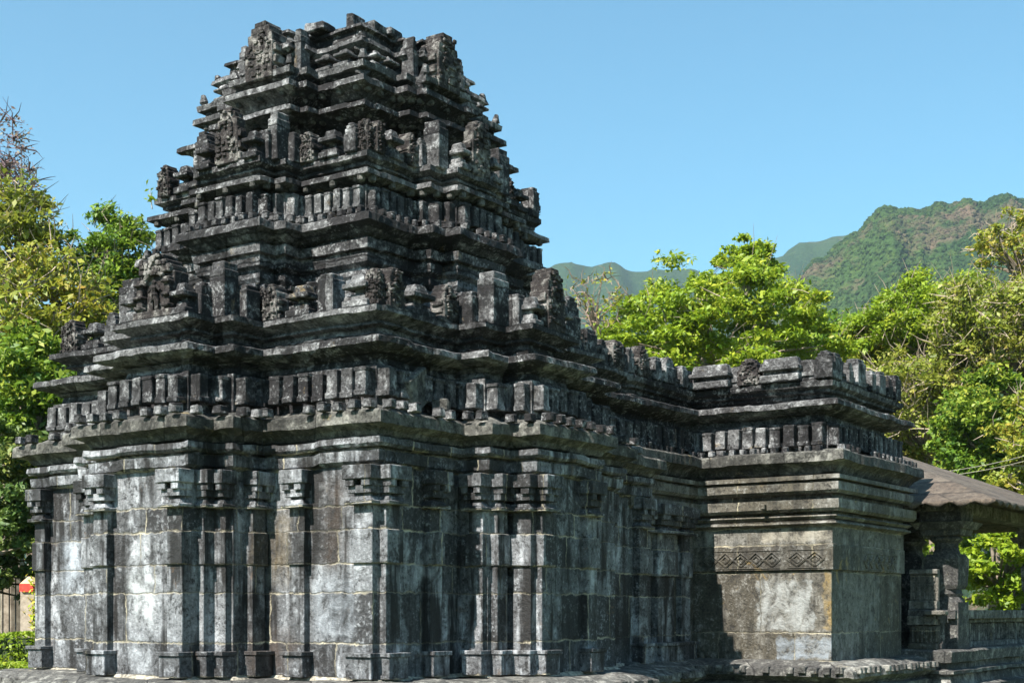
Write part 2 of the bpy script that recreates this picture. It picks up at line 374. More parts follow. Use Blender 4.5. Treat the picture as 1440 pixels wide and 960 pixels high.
def flush_rows(items, limit, stuffname):
    items.sort(key=lambda t: t[0])
    rest = {}
    for idx, (d, name, ctr, sz, mat, parent, rz, bev) in enumerate(items):
        if idx < limit:
            bm = bmesh.new(); (bracket(bm, ctr, sz, rz, 0) if name == 'bracket_block' else block(bm, ctr, sz, .02, bev, 1, rz, 0, random.uniform(0, .2))); bm_obj(name, bm, mat, parent, ctr)
        else:
            key = (parent.name, mat.name); rest.setdefault(key, [bmesh.new(), mat, parent]); (bracket(rest[key][0], ctr, sz, rz, 0) if name == 'bracket_block' else block(rest[key][0], ctr, sz, .02, bev, 1, rz, 0, random.uniform(0, .2)))
    for bm, mat, parent in rest.values():
        o = bm_obj(stuffname, bm, mat, parent); o['kind'] = 'stuff'
brackets, studs = [], []

# ---- plinth
pl = loft('plinth', SH, [(-.8,1,.35),(-.5,1,.35),(-.45,1,.5),(-.32,1,.5),(-.30,1,.42),(-.26,1,.6),(-.20,1,.68),(-.12,1,.66),(-.05,1,.5),(-.02,1,.3),(-.015,1,-.1)], M_PLINTH, temple, amp=.016, chip=.08)
pl2 = loft('plinth', HALL, [(-.8,1,.3),(-.5,1,.3),(-.45,1,.5),(-.36,1,.5),(-.34,1,.38),(-.24,1,.5),(-.2,1,.58),(-.10,1,.56),(-.02,1,.42),(.02,1,.3),(.03,1,-.1)], M_PLINTH, temple, cen=(0,10), amp=.018, chip=.08)

loft('mortar_fillet', SH, [(-.03,1,.07),(-.005,1,.05),(.02,1,.01)], plain('lime_mortar', (.10,.09,.075), (.42,.38,.31), 14, .9, .03), pl, amp=.012)
rowof(HALL, 1, .46, (0,10), -.16, -.05, .20, .62, .16, M_PLINTH, pl2, 'plinth_scallop', .1, studs)
rowof(SH, 1, .50, SC, -.22, -.10, .34, .5, .2, M_PLINTH, pl, 'plinth_scallop', .1, studs)
# ---- sanctum wall
wall = loft('sanctum_wall', SH, [(-.02,1,.0),(2.50,1,0),(2.52,1,.0)], M_WALL, temple, amp=.008)
loft('string_course', SH, [(2.49,1,-.02),(2.50,1,.03),(2.54,1,.09),(2.66,1,.10),(2.665,1,.03),(2.70,1,.03),(2.705,1,.11),(2.74,1,.14),(2.81,1,.13),(2.825,1,-.05)], M_WALL, wall, amp=.012, chip=.05)
cor = loft('cornice', SH, [(2.81,1,-.03),(2.83,1,.08),(2.90,1,.12),(2.95,1,.22),(2.96,1,.25),(3.09,1,.245),(3.12,1,.21),(3.15,1,.02),(3.22,1,-.10),(3.225,1,-.4)], M_CORN, wall, amp=.014, chip=.10)
rowof(SH, 1, .19, SC, 3.12, 3.235, .235, .5, .12, M_TOWER, cor, 'cornice_stud', .12, studs)

# ---- first tower storey
st1 = loft('tower_storey', SH, [(3.2,1,-.3),(3.21,1,-.14),(3.70,1,-.14),(3.72,1,-.22),(3.80,1,-.24),(3.84,1,-.15),(3.86,1,-.3),(4.08,1,-.32),(4.12,1,-.3),(4.15,1,-.36),(4.2,1,-.36),
       (4.22,1,-.25),(4.26,1,-.28),(4.3,1,-.2),(4.34,1,-.1),(4.41,1,-.1),(4.42,1,-.3),(4.60,1,-.33),(4.61,si(1.1),0),(4.63,si(1.22),0)], M_TOWER, temple, amp=.016, chip=.05, cap=False)
loft('eave', SH, [(3.84,1,-.34),(3.86,1,-.14),(3.90,1,.0),(3.93,1,.06),(4.00,1,.055),(4.015,1,.03),(4.05,1,-.33)], M_TOWER, st1, amp=.016, chip=.12)
rowof(SH, 1, -.14, SC, 3.31, 3.66, .235, .78, .17, M_TOWER, st1, 'bracket_block', .0, brackets)
# ---- second storey
n2 = si(1.22)
st2 = loft('tower_storey', SH, [(4.4,n2,0),(5.02,n2,0),(5.05,n2,.05),(5.10,n2,.09),(5.16,n2,.09),(5.17,n2,.02),(5.22,n2,.02),(5.26,n2,.10),(5.36,n2,.12),(5.37,n2,.05),(5.42,n2,.05),(5.43,n2,.13),(5.54,n2,.15),(5.56,n2,.04),
       (5.60,n2,.04),(5.66,n2,.0),(5.88,n2,.0),(5.885,n2,.03),(6.26,n2,.03),(6.28,n2,-.05),(6.5,n2,-.05),(6.52,n2,.02),(6.56,n2,.02),(6.6,n2,.1),(6.67,n2,.1),(6.68,n2,-.02),(6.86,n2,-.04),(6.87,si(1.6),0)], M_TOWER, temple, amp=.014, chip=.04, cap=False)
loft('cornice', SH, [(5.56,n2,-.02),(5.60,n2,.12),(5.66,n2,.21),(5.70,n2,.28),(5.705,n2,.30),(5.80,n2,.29),(5.82,n2,.26),(5.86,n2,.0)], M_TOWER, st2, amp=.014, chip=.10)
loft('eave', SH, [(6.27,n2,-.1),(6.31,n2,.04),(6.35,n2,.14),(6.355,n2,.17),(6.42,n2,.165),(6.435,n2,.13),(6.48,n2,-.1)], M_TOWER, st2, amp=.014, chip=.12)
rowof(SH, n2, .03, SC, 5.92, 6.22, .165, .76, .13, M_TOWER, st2, 'bracket_block', .0, brackets)
rowof(SH, n2, .17, SC, 5.82, 5.92, .17, .5, .09, M_TOWER, st2, 'cornice_stud', .08, studs)
# ---- upper roof: two wide eaves, bell and crown
n3 = si(1.78)
st3 = loft('tower_roof', SH, [(6.8,n3,0),(7.16,n3,.0),(7.18,n3,.06),(7.58,n3,-.02),(7.6,n3,.02),(7.95,n3,.0),(7.96,n3,.0)], M_TOWER, temple, amp=.014, cap=False)
loft('eave', SH, [(7.16,n3,-.02),(7.19,n3,.07),(7.28,n3,.16),(7.37,n3,.38),(7.375,n3,.42),(7.44,n3,.415),(7.455,n3,.38),(7.57,n3,-.05)], M_TOWER, st3, amp=.012, chip=.10)
loft('eave', SH, [(7.60,n3,-.05),(7.63,n3,.05),(7.70,n3,.12),(7.76,n3,.25),(7.765,n3,.28),(7.84,n3,.275),(7.86,n3,.24),(7.92,n3,-.02)], M_TOWER, st3, amp=.012, chip=.10)
loft('bell_roof', SH, [(7.9,n3,.0),(7.93,n3,.10),(7.97,n3,.21),(8.05,n3,.22),(8.06,n3,.12),(8.10,n3,.05),(8.19,n3,-.05),(8.28,n3,-.10),(8.31,n3,-.09),(8.33,n3,.03),(8.37,n3,.08),(8.44,n3,.06),(8.46,n3,-.10),(8.62,n3,-.12),(8.64,n3,-.05),(8.68,n3,-.06),(8.69,n3,-.2),(8.72,n3*.5,0)], M_TOWER, st3, amp=.014, chip=.10)

# ---- upturned corner horns on the top eaves
def corners(base, s, o):
    P = plan(base, s, o); return [P[i] for i in (1, 2, 3, 5, 6, 8, 10, 12, 14, 15, 17, 19) if True]
def horn(x, y, z, h, parent):
    bm = bmesh.new(); dx, dy = x-SC[0], y-SC[1]; L = math.hypot(dx, dy); d = Vector((dx/L, dy/L, 0))
    x -= d.x*.10; y -= d.y*.10
    pts = [Vector((x, y, z-.06)) - d*.22, Vector((x, y, z-.04)), Vector((x, y, z+h*.5)) + d*.07, Vector((x, y, z+h)) + d*.08]
    tube(bm, pts, [.10, .11, .07, .035], 5); bmesh.ops.subdivide_edges(bm, edges=bm.edges[:], cuts=1)
    for v in bm.verts: v.co = jit(v.co, 12, .012)
    bm_obj('corner_horn', bm, M_TOWER, parent, (x, y, z))
for (s, o, z, h, par) in ((n3, .17, 8.00, .20, st3), (n3, .03, 8.40, .10, st3)):
    P = plan(SH, s, o)
    for i in (1, 5, 6, 10, 14, 19): horn(P[i][0], P[i][1], z, h, par)

# ------------------------------------------------------------------ shrine-like ornaments
def local(p0, n):                                   # frame: u along the wall, n outward
    u = Vector((-n.y, n.x, 0)); return u
def fblock(bm, p, n, u0, d0, z0, w_, d, h, a=.012, bev=.018, taper=0):
    """block placed in wall frame: centre offset u0 along, back face d0 out, base z0"""
    u = local(p, n); c = p + u*u0 + n*(d0+d/2); c = Vector((c.x, c.y, z0+h/2))
    sz = (w_, d, h) if abs(n.y) > .5 else (d, w_, h)
    block(bm, c, sz, a, bev, 1, 0, 0, taper)
def stele(p, n, z, w_, h, d, parent, carved=False, name='stele'):
    """tall slab with a stepped, rounded head; carved ones are covered in relief"""
    bm = bmesh.new()
    steps = [(0, .62, 1.0), (.62, .80, .88), (.80, .92, .68), (.92, 1.0, .42)] if carved or random.random() < .3 else [(0, .86, 1.0), (.86, 1.0, .8)]
    for a, c, ww in steps: fblock(bm, p, n, 0, -d*.5, z+h*a, w_*ww, d*(1-.1*a), h*(c-a)+.01, .016, .02)
    if carved:
        for _ in range(46):
            zz = random.uniform(.06, .9); ww = .42 if zz < .65 else .25
            fblock(bm, p, n, random.uniform(-ww, ww)*w_, d*.46, z+h*zz, random.uniform(.04, .09)*w_*2, .035, random.uniform(.03, .07)*h, .01, .01)
        for s in (-1, 1):
            for zz in (.05, .25, .45): fblock(bm, p, n, s*w_*.52, -d*.3, z+h*zz, w_*.14, d*.7, h*.13, .016, .015)
    return bm_obj(name, bm, M_NICHE if carved else M_TOWER, parent, (p.x, p.y, z))
def aedicule(p, n, z, w_, h, parent):
    """miniature shrine: base, neck, roof slab, cap"""
    bm = bmesh.new()
    fblock(bm, p, n, 0, -.12, z, w_, .24, h*.22); fblock(bm, p, n, 0, -.12, z+h*.2, w_*.72, .18, h*.22, taper=.15)
    fblock(bm, p, n, 0, -.12, z+h*.42, w_*.4, .13, h*.16); fblock(bm, p, n, 0, -.12, z+h*.56, w_*.95, .25, h*.16); fblock(bm, p, n, 0, -.12, z+h*.70, w_*.6, .2, h*.28, taper=.25)
    return bm_obj('miniature_shrine', bm, M_TOWER, parent, (p.x, p.y, z))
def niche(p, n, z, w_, h, parent):
    """framed niche with an arched head and a standing figure in relief"""
    bm = bmesh.new()
    fblock(bm, p, n, 0, -.22, z, w_*1.1, .34, h*.12); fblock(bm, p, n, 0, -.22, z+h*.1, w_*.95, .24, h*.62)
    for s in (-1, 1):
        fblock(bm, p, n, s*w_*.38, .0, z+h*.12, w_*.15, .10, h*.5)
        for zz in (.15, .32, .52): fblock(bm, p, n, s*w_*.38, .02, z+h*zz, w_*.2, .12, h*.05)
    u = local(p, n)
    pts = [p + n*.06 + u*(math.cos(t)*w_*.30) + Vector((0, 0, z+h*.55+math.sin(t)*h*.17)) for t in [math.pi*k/9 for k in range(10)]]
    tube(bm, pts, [.035]*10, 6)
    fblock(bm, p, n, 0, -.22, z+h*.7, w_*.85, .30, h*.12); fblock(bm, p, n, 0, -.22, z+h*.81, w_*.6, .28, h*.1); fblock(bm, p, n, 0, -.22, z+h*.90, w_*.34, .26, h*.11)
    def P(a, zz, dd=.07): return p + n*dd + u*(a*w_) + Vector((0, 0, z+h*zz))
    tube(bm, [P(0,.60), P(0,.57), P(0,.53)], [.015,.034,.02], 7)                       # head
    tube(bm, [P(0,.525), P(0,.48), P(0,.41), P(.015,.36)], [.025,.05,.035,.046], 7)       # torso
    for s in (-1, 1):
        tube(bm, [P(.02,.37), P(s*.07,.26), P(s*.06,.14)], [.035,.027,.02], 6)
        tube(bm, [P(s*.06,.51), P(s*.16,.43), P(s*.12,.5)], [.02,.018,.014], 6)
    for _ in range(26): fblock(bm, p, n, random.uniform(-.4, .4)*w_, .05, z+h*random.uniform(.66, .95), .05, .05, .04, .01, .008)
    for v in bm.verts: v.co = jit(v.co, 22, .006)
    return bm_obj('figure_niche', bm, M_NICHE, parent, (p.x, p.y, z))
def deco(base, s, o, z, hgt, parent, cen=SC, big=1.7):
    for (a, c, n, L, i) in edges(base, s, o, cen):
        t = (c-a).normalized(); m = (a+c)/2
        central = (base is SH and i in (5, 14)); mid = (base is SH and i in (3, 7, 12, 16))
        if central:
            (niche if (i == 5 and s == 1) else (lambda *q: stele(q[0], q[1], q[2], q[3]*.8, q[4], .30*max(s,.6), q[5], True)))(m, n, z, min(.72*max(s,.7), L*.6), hgt*big, parent)
            for k in (-1, 1): aedicule(m + t*(k*L*.42), n, z, L*.24, hgt*.85, parent)
        elif mid: stele(m, n, z, min(L*.8, .40*max(s,.7)), hgt*1.45, .26, parent)
        elif L > 1.0*s:
            k = max(3, round(L/(.46*max(s, .8)))); 
            for q in range(k):
                pt = a + t*(L*(q+.5)/k)
                if q % 2 == 0: stele(pt, n, z, L/k*.52, hgt*random.uniform(.85, 1.05), .24, parent, random.random() < .5)
                else: aedicule(pt, n, z, L/k*.85, hgt*random.uniform(.8, .95), parent)
            for e_ in (a + t*.03, c - t*.03): stele(e_ - n*.05, n, z, .16*max(s,.8), hgt*.95, .2, parent, True)
        elif L > .25: stele(m, n, z, L*.5, hgt*.9, .18, parent)
deco(SH, 1, -.26, 4.40, .47, st1)
deco(SH, n2, .02, 6.66, .43, st2)
for (a, c, n, L, i) in edges(SH, n3, .02):
    t = (c-a).normalized()
    if L > .3 and i not in (5, 14):
        for q in ((a+t*L*.3, a+t*L*.7) if L > .6 else ((a+c)/2,)): aedicule(q + n*.04, n, 8.05, min(.26, L*.35), .25, st3)
for (s_, o_, z_) in ((n3, .24, 7.34), (n3, .16, 7.72), (n2, .10, 6.31)):
    for (a, c, n, L, i) in edges(SH, s_, o_):
        t = (c-a).normalized()
        for q in ((a+t*.1, c-t*.1, (a+c)/2) if L > .5 else ((a+c)/2,)):
            bm = bmesh.new(); block(bm, (q.x, q.y, z_), (.09, .09, .10), .012, .03, 1); bm_obj('eave_pendant', bm, M_CORN, st3 if s_ == n3 else st2, (q.x, q.y, z_))
# top storey: big carved slabs on the two central faces
for (a, c, n, L, i) in edges(SH, n3, .05):
    m = (a+c)/2
    if i in (5, 14): stele(m, n, 7.96, .50, .78, .34, st3, True); 
    if i in (3, 7, 12, 16): stele(m, n, 8.0, .13, .62, .2, st3)
for (px, py, d, sx, sz) in ((450,38,20,.32,.12),(520,34,20,.36,.12),(500,24,19.9,.12,.2),(480,40,20.2,.5,.1),(545,44,20.2,.32,.12)):
    q = at(px, py, d-.5); bm = bmesh.new(); block(bm, (q.x, q.y, 8.69+sz/2), (sx, .3, sz), .025, .03, 1, .1); bm_obj('crown_stone', bm, M_TOWER, st3, (q.x, q.y, 8.69))
# broken slab leaning in the re-entrant corner of the right face
bm = bmesh.new(); block(bm, (-.02, .75, 3.45), (.12, .5, .42), .03, .03, 2, .2, .5); block(bm, (.05, 1.15, 3.3), (.2, .25, .15), .03, .03, 1, .5); bm_obj('broken_slab', bm, M_CORN, st1, (0, .8, 3.25))

# ------------------------------------------------------------------ pilasters
def pilaster(p, n, w_, parent, mat, z0=0., zc=2.49, full=True, d=.095):
    w_ *= 1.1
    bm = bmesh.new(); r = lambda: random.uniform(-.006, .006)
    k = (zc-z0)/2.49
    fblock(bm, p, n, 0, -.04, z0, w_*1.35, .04+d*1.9, .26*k, .008, .012); fblock(bm, p, n, 0, -.04, z0+.26*k, w_*1.5, .04+d*2.2, .05*k, .008, .01)
    fblock(bm, p, n, r(), -.04, z0+.3*k, w_, .04+d, 1.05*k, .006, .008)
    fblock(bm, p, n, r(), -.04, z0+1.35*k, w_*1.18, .04+d*1.35, .40*k, .008, .014)
    fblock(bm, p, n, r(), -.04, z0+1.75*k, w_, .04+d, .29*k, .006, .008)
    fblock(bm, p, n, 0, -.04, z0+2.03*k, w_*1.45, .04+d*2.0, .045*k, .008, .012); fblock(bm, p, n, 0, -.04, z0+2.075*k, w_*1.2, .04+d*1.6, .05*k, .008, .012, .15)
    fblock(bm, p, n, 0, -.04, z0+2.12*k, w_*.8, .04+d*.9, .05*k, .004, 0)
    fblock(bm, p, n, 0, -.04, z0+2.16*k, w_*1.2, .04+d*1.7, .09*k, .006, .01)
    for s_ in (-1, 1): fblock(bm, p, n, s_*w_*.42, -.04, z0+2.24*k, w_*.45, .04+d*2.1, .09*k, .006, .01)
    fblock(bm, p, n, 0, -.04, z0+2.32*k, w_*1.55, .04+d*2.3, .165*k, .008, .014)
    return bm_obj('pilaster', bm, mat, parent, (p.x, p.y, z0))
YN, XN = Vector((0,-1,0)), Vector((1,0,0))
for (x, y, w_) in ((-.15,0,.26),(-1.19,0,.22),(-1.99,-.5,.20),(-2.30,-.93,.24),(-3.64,-.93,.24),(-4.37,-.5,.22),(-6.06,0,.20)):
    pilaster(Vector((x, y, 0)), YN, w_, wall, M_WALL)
for (x, y, w_) in ((.30,1.6,.2),(.69,2.05,.24)): pilaster(Vector((x, y, 0)), YN, w_, wall, M_WALL)
for (x, y, w_) in ((0,.16,.24),(0,.98,.22),(.42,1.78,.2),(.82,2.19,.22),(.82,3.27,.22),(0,5.0,.2),(0,6.1,.24),(-1.85,-.16,.2),(-2.17,-.66,.2)):
    pilaster(Vector((x, y, 0)), XN, w_, wall, M_WALL)
# small pilasters of the upper storey
for (a, c, n, L, i) in edges(SH, n2, 0):
    t = (c-a).normalized()
    for q in ((a+t*.12, c-t*.12) if L > .5 else ((a+c)/2,)):
        bm = bmesh.new()
        for (z0, hh, w_, d) in ((4.62,.36,.14,.06),(4.82,.05,.26,.12),(4.90,.05,.22,.10),(4.97,.06,.28,.13)): fblock(bm, q, n, 0, -.03, z0, w_, d, hh, .008, .01)
        bm_obj('small_pilaster', bm, M_WALL, st2, (q.x, q.y, 4.6))

# ------------------------------------------------------------------ hall (vestibule + mandapa)
HC = (0, 10)
hall = loft('hall_wall', HALL, [(0,1,.04),(.02,1,.0),(1.43,1,.0),(1.44,1,.045),(1.83,1,.045),(1.84,1,.03),(2.1,1,.03),(2.12,1,.05),(2.2,1,.09),(2.22,1,.04)], M_HALL, temple, cen=HC, amp=.008)
loft('moulding', HALL, [(2.1,1,.02),(2.12,1,.06),(2.15,1,.13),(2.18,1,.12),(2.19,1,.03),(2.21,1,.03),(2.22,1,.10),(2.26,1,.14),(2.28,1,.12),(2.29,1,.02),(2.33,1,.02),(2.335,1,.16),(2.38,1,.20),(2.52,1,.20),(2.53,1,.02),(2.61,1,.02),(2.615,1,.14),(2.66,1,.19),(2.78,1,.19),(2.785,1,.10),(2.82,1,.10),(2.825,1,.22),(2.89,1,.22),(2.92,1,.0)], M_HALL, hall, cen=HC, amp=.008, chip=.02)
hc = loft('cornice', HALL, [(2.90,1,-.02),(2.94,1,.1),(3.03,1,.17),(3.09,1,.28),(3.10,1,.32),(3.24,1,.31),(3.27,1,.27),(3.30,1,.0),(3.34,1,-.2)], M_CORN, hall, cen=HC, amp=.012, chip=.05)
par = loft('hall_parapet', HALL, [(3.3,1,-.1),(3.33,1,-.09),(3.76,1,-.09),(3.78,1,-.2),(4.12,1,-.2),(4.16,1,-.14),(4.2,1,-.14),(4.22,1,-.05),(4.26,1,-.05),(4.30,1,.03),(4.38,1,.05),(4.40,1,-.03),(4.48,1,-.04),(4.485,1,-.01),(4.54,1,-.01),(4.545,1,-.07),(4.74,1,-.07),(4.76,1,-.6)], M_TOWER, temple, cen=HC, amp=.014, chip=.04)
loft('eave', HALL, [(3.86,1,-.22),(3.89,1,-.05),(3.92,1,.08),(3.96,1,.15),(3.965,1,.18),(4.04,1,.175),(4.06,1,.14),(4.10,1,-.2)], M_TOWER, par, cen=HC, amp=.014, chip=.07)
rowof(HALL, 1, -.09, HC, 3.37, 3.72, .235, .82, .16, M_TOWER, par, 'bracket_block', .0, brackets)
rowof(HALL, 1, .15, HC, 3.26, 3.36, .19, .5, .10, M_TOWER, hc, 'cornice_stud', .1, studs)
# parapet stones
for (px, w_, h) in ((0,0,0),):
    for (y, ww, hh) in ((4.95,.3,.55),(5.3,.2,.45),(5.7,.32,.5),(6.1,.18,.45),(6.5,.3,.55),(6.95,.22,.42),(7.35,.34,.48),(7.85,.2,.4)):
        stele(Vector((-.22, y, 0)), XN, 4.40, ww, hh*.85, .22, par, y in (5.7, 6.5))
for (x, ww, hh, kind) in ((.02,.7,.36,'s'),(.75,.34,.42,'c'),(1.25,.66,.36,'s'),(2.02,.3,.42,'b')):
    if kind == 's':
        bm = bmesh.new(); P0 = Vector((x+.15, 8.2, 0))
        fblock(bm, P0, YN, 0, -.08, 4.39, ww, .2, .12); fblock(bm, P0, YN, 0, -.08, 4.5, ww*.9, .10, .10); fblock(bm, P0, YN, 0, -.08, 4.58, ww*1.0, .2, .07); fblock(bm, P0, YN, 0, -.1, 4.64, ww*.95, .16, .14, taper=.1)
        bm_obj('miniature_shrine', bm, M_TOWER, par, (x, 8.2, 4.4))
    else: stele(Vector((x+.1, 8.25, 0)), YN, 4.39, ww, hh, .24, par, kind == 'c')
for (y, ww, hh) in ((8.4,.3,.4),(8.95,.2,.34),(9.4,.34,.45),(9.95,.2,.34),(10.35,.3,.38),(10.75,.2,.33),(11.1,.28,.42)):
    stele(Vector((2.16, y, 0)), XN, 4.39, ww, hh, .22, par)
# hall pilasters on the vestibule
for (y, w_, d) in ((6.45,.24,.1),(7.0,.5,.14),(7.75,.28,.1)):
    pilaster(Vector((-.15, y, 0)), XN, w_, hall, M_WALL, 0., 2.45, True, d)
# carved lattice bands
def lattice(p, n, length, z0, h, parent):
    bm = bmesh.new(); u = local(p, n); k = max(2, round(length/.26)); pw = length/k
    for i in range(k):
        for sc in (1., .5):
            c = -length/2 + pw*(i+.5); P4 = [(c-pw/2*sc, 0), (c, h/2*sc), (c+pw/2*sc, 0), (c, -h/2*sc)]
            for a, e in zip(P4, P4[1:]+P4[:1]):
                A = p + n*.048 + u*a[0] + Vector((0, 0, z0+h/2+a[1])); B = p + n*.048 + u*e[0] + Vector((0, 0, z0+h/2+e[1])); tube(bm, [jit(A, 9, .012), jit(B, 9, .012)], [.02, .02], 5)
    for zz in (z0-.03, z0+h+.03): tube(bm, [p - u*length/2 + n*.048 + Vector((0,0,zz)), p + u*length/2 + n*.048 + Vector((0,0,zz))], [.01,.01], 5)
    return bm_obj('carved_band', bm, M_HALL, parent, (p.x, p.y, z0))
lattice(Vector((.72, 8.2, 0)), YN, 1.35, 1.50, .22, hall); lattice(Vector((1.83, 8.2, 0)), YN, .6, 1.50, .22, hall); lattice(Vector((2.23, 10.2, 0)), XN, 1.5, 1.50, .20, hall)
# lamp hook stub on moulding
bm = bmesh.new(); block(bm, (1.2, 7.98, 2.43), (.07, .12, .09), .01, .02, 1); bm_obj('stone_stub', bm, M_HALL, hall, (1.2, 8, 2.4))

flush_rows(brackets, 100, 'bracket_blocks')
flush_rows(studs, 100, 'cornice_studs')

# ------------------------------------------------------------------ porch
PB = [(-5,19.5),(-5,11.8),(2.76,11.8),(2.76,19.5)]
porch = loft('porch_base', PB, [(-.8,1,.5),(-.5,1,.5),(-.46,1,.3),(-.30,1,.26),(-.28,1,.36),(-.22,1,.36),(-.2,1,.2),(-.1,1,.2),(-.08,1,.3),(.10,1,.32),(.13,1,.28),(.135,1,-.1)], M_PLINTH, temple, cen=(0,15), seg=.2, amp=.012, chip=.05)
def prism(bm, c, half, z0, z1, sides=4, a=.008, rot=math.pi/4, h2=None):
    h2 = half if h2 is None else h2; k = 1/math.cos(math.pi/sides); r = []
    for z, hh in ((z0, half), (z1, h2)): r.append([bm.verts.new(jit(Vector((c[0]+hh*k*math.cos(rot+2*math.pi*i/sides), c[1]+hh*k*math.sin(rot+2*math.pi*i/sides), z)), 8, a)) for i in range(sides)])
    for i in range(sides): bm.faces.new((r[0][i], r[0][(i+1) % sides], r[1][(i+1) % sides], r[1][i]))
    bm.faces.new(r[1]); bm.faces.new(r[0][::-1])
def porch_pillar(x, y):
    bm = bmesh.new(); c = (x, y)
    for (h1, h2, z0, z1, sd) in ((.30,.30,.13,.95,4),(.30,.26,.95,1.04,8),(.26,.29,1.04,1.10,16),(.27,.25,1.10,1.18,16),(.25,.29,1.18,1.26,4),(.29,.31,1.26,1.72,4),(.31,.26,1.72,1.80,4),(.24,.20,1.80,1.90,16),(.20,.20,1.90,2.0,16),(.22,.29,2.0,2.07,16),(.29,.23,2.07,2.13,16),(.34,.36,2.13,2.24,4),(.42,.50,2.24,2.36,4),(.36,.36,2.36,2.62,4)):
        prism(bm, c, h1, z0, z1, sd, .004, math.pi/sd, h2)
    return bm_obj('pillar', bm, M_PLINTH, porch, (x, y, .13))
for (x, y) in ((2.62,12.6),(2.62,18.9),(1.7,13.4)): porch_pillar(x, y)
# low seat wall with balusters, end panel and bench slab
def seatwall(x0, y0, x1, y1, name='seat_wall'):
    bm = bmesh.new(); a = Vector((x0, y0, 0)); c = Vector((x1, y1, 0)); L = (c-a).length; t = (c-a).normalized(); n = Vector((t.y, -t.x, 0)); m = (a+c)/2
    def B(u0, d0, z0, w_, d, h): 
        cc = a + t*u0 + n*(d0); sz = (w_, d, h) if abs(t.x) > .5 else (d, w_, h); block(bm, (cc.x, cc.y, z0+h/2), sz, .008, .014, 1)
    B(L/2, 0, .13, L, .16, .1); B(L/2, -.05, .2, L, .12, .42); B(L/2, .0, .58, L, .3, .08); B(L/2, .05, .65, L, .46, .16)
    k = int(L/.11)
    for i in range(k):
        if i % 14 == 13: B((i+.5)*L/k, .03, .22, .16, .1, .36)
        else: B((i+.5)*L/k, .035, .24, .05, .07, .32)
    return bm_obj(name, bm, M_PLINTH, porch, (m.x, m.y, .13))
seatwall(2.62, 12.2, 2.62, 19.3); seatwall(2.25, 12.0, 2.75, 12.0)
bm = bmesh.new()
for (z0, h, d) in ((.13,.1,.2),(.23,.3,.1),(.55,.16,.25),(.72,.1,.2),(.83,.14,.16),(.97,.5,.08),(1.44,.08,.14)): block(bm, (2.46, 11.95-d/2, z0+h/2), (.50, d, h), .008, .014, 1)
for i in range(5):
    for j in range(3): block(bm, (2.28+i*.09, 11.87, 1.06+j*.15), (.035, .06, .11), .004, .008, 0)
for k in range(6): block(bm, (2.28+k*.08, 11.83, .38), (.035, .06, .26), .004, .008, 0)
bm_obj('carved_end_panel', bm, M_HALL, porch, (2.46, 11.9, .13))
bm = bmesh.new(); block(bm, (2.72, 11.72, .76), (.36, .3, .08), .02, .03, 1, .15); bm_obj('bench_slab', bm, M_HALL, porch, (2.72, 11.72, .72))
# beams and hipped roof slabs
bm = bmesh.new(); block(bm, (2.62, 15.6, 2.66), (.36, 7.2, .22), .008, .02, 2); bm_obj('beam', bm, M_PLINTH, porch, (2.62, 15.6, 2.55))
bm = bmesh.new(); block(bm, (-.3, 12.3, 2.66), (6.2, .36, .22), .008, .02, 2); bm_obj('beam', bm, M_PLINTH, porch, (-.3, 12.3, 2.55))
def roof_slab():
    bm = bmesh.new(); ex, ey0, ey1, ze, sl_ = 3.82, 11.38, 22.0, 2.66, .40
    NX = 60
    def z_at(x, y): return ze + sl_*max(0, min(ex-x, y-ey0, ey1-y, 5.0)) 
    # top surface, with fluted (wavy) eave edge and thickness below
    xs = [ex - i*.07 for i in range(22)] + [ex-1.54-.25*i for i in range(1, 30)]
    ys = [ey0 + i*.07 for i in range(24)] + [ey0+1.61+.25*i for i in range(1, 36)]
    top = {}; bot = {}
    for i, x in enumerate(xs):
        for j, y in enumerate(ys):
            z = z_at(x, y); e = min(ex-x, y-ey0); al = y if ex-x < y-ey0 else x
            fl = .024*(1+.6*noise.noise(Vector((x*.8, y*.8, 2))))*math.sin(al*2*math.pi/.42) * max(0, 1-e/1.1)
            v = jit(Vector((x, y, z)), 6, .012); top[i, j] = bm.verts.new(v)
            bot[i, j] = bm.verts.new(v - Vector((0, 0,   .07+.04*min(1, e) - fl*1.8 if e < 1.2 else .11)))
    for i in range(len(xs)-1):
        for j in range(len(ys)-1):
            bm.faces.new((top[i,j], top[i,j+1], top[i+1,j+1], top[i+1,j])); bm.faces.new((bot[i,j], bot[i+1,j], bot[i+1,j+1], bot[i,j+1]))
    for j in range(len(ys)-1): bm.faces.new((top[0,j], bot[0,j], bot[0,j+1], top[0,j+1]))
    for i in range(len(xs)-1): bm.faces.new((top[i,0], top[i+1,0], bot[i+1,0], bot[i,0]))
    return bm_obj('roof', bm, M_ROOF, porch, (ex, ey0, ze), True)
roof_slab()
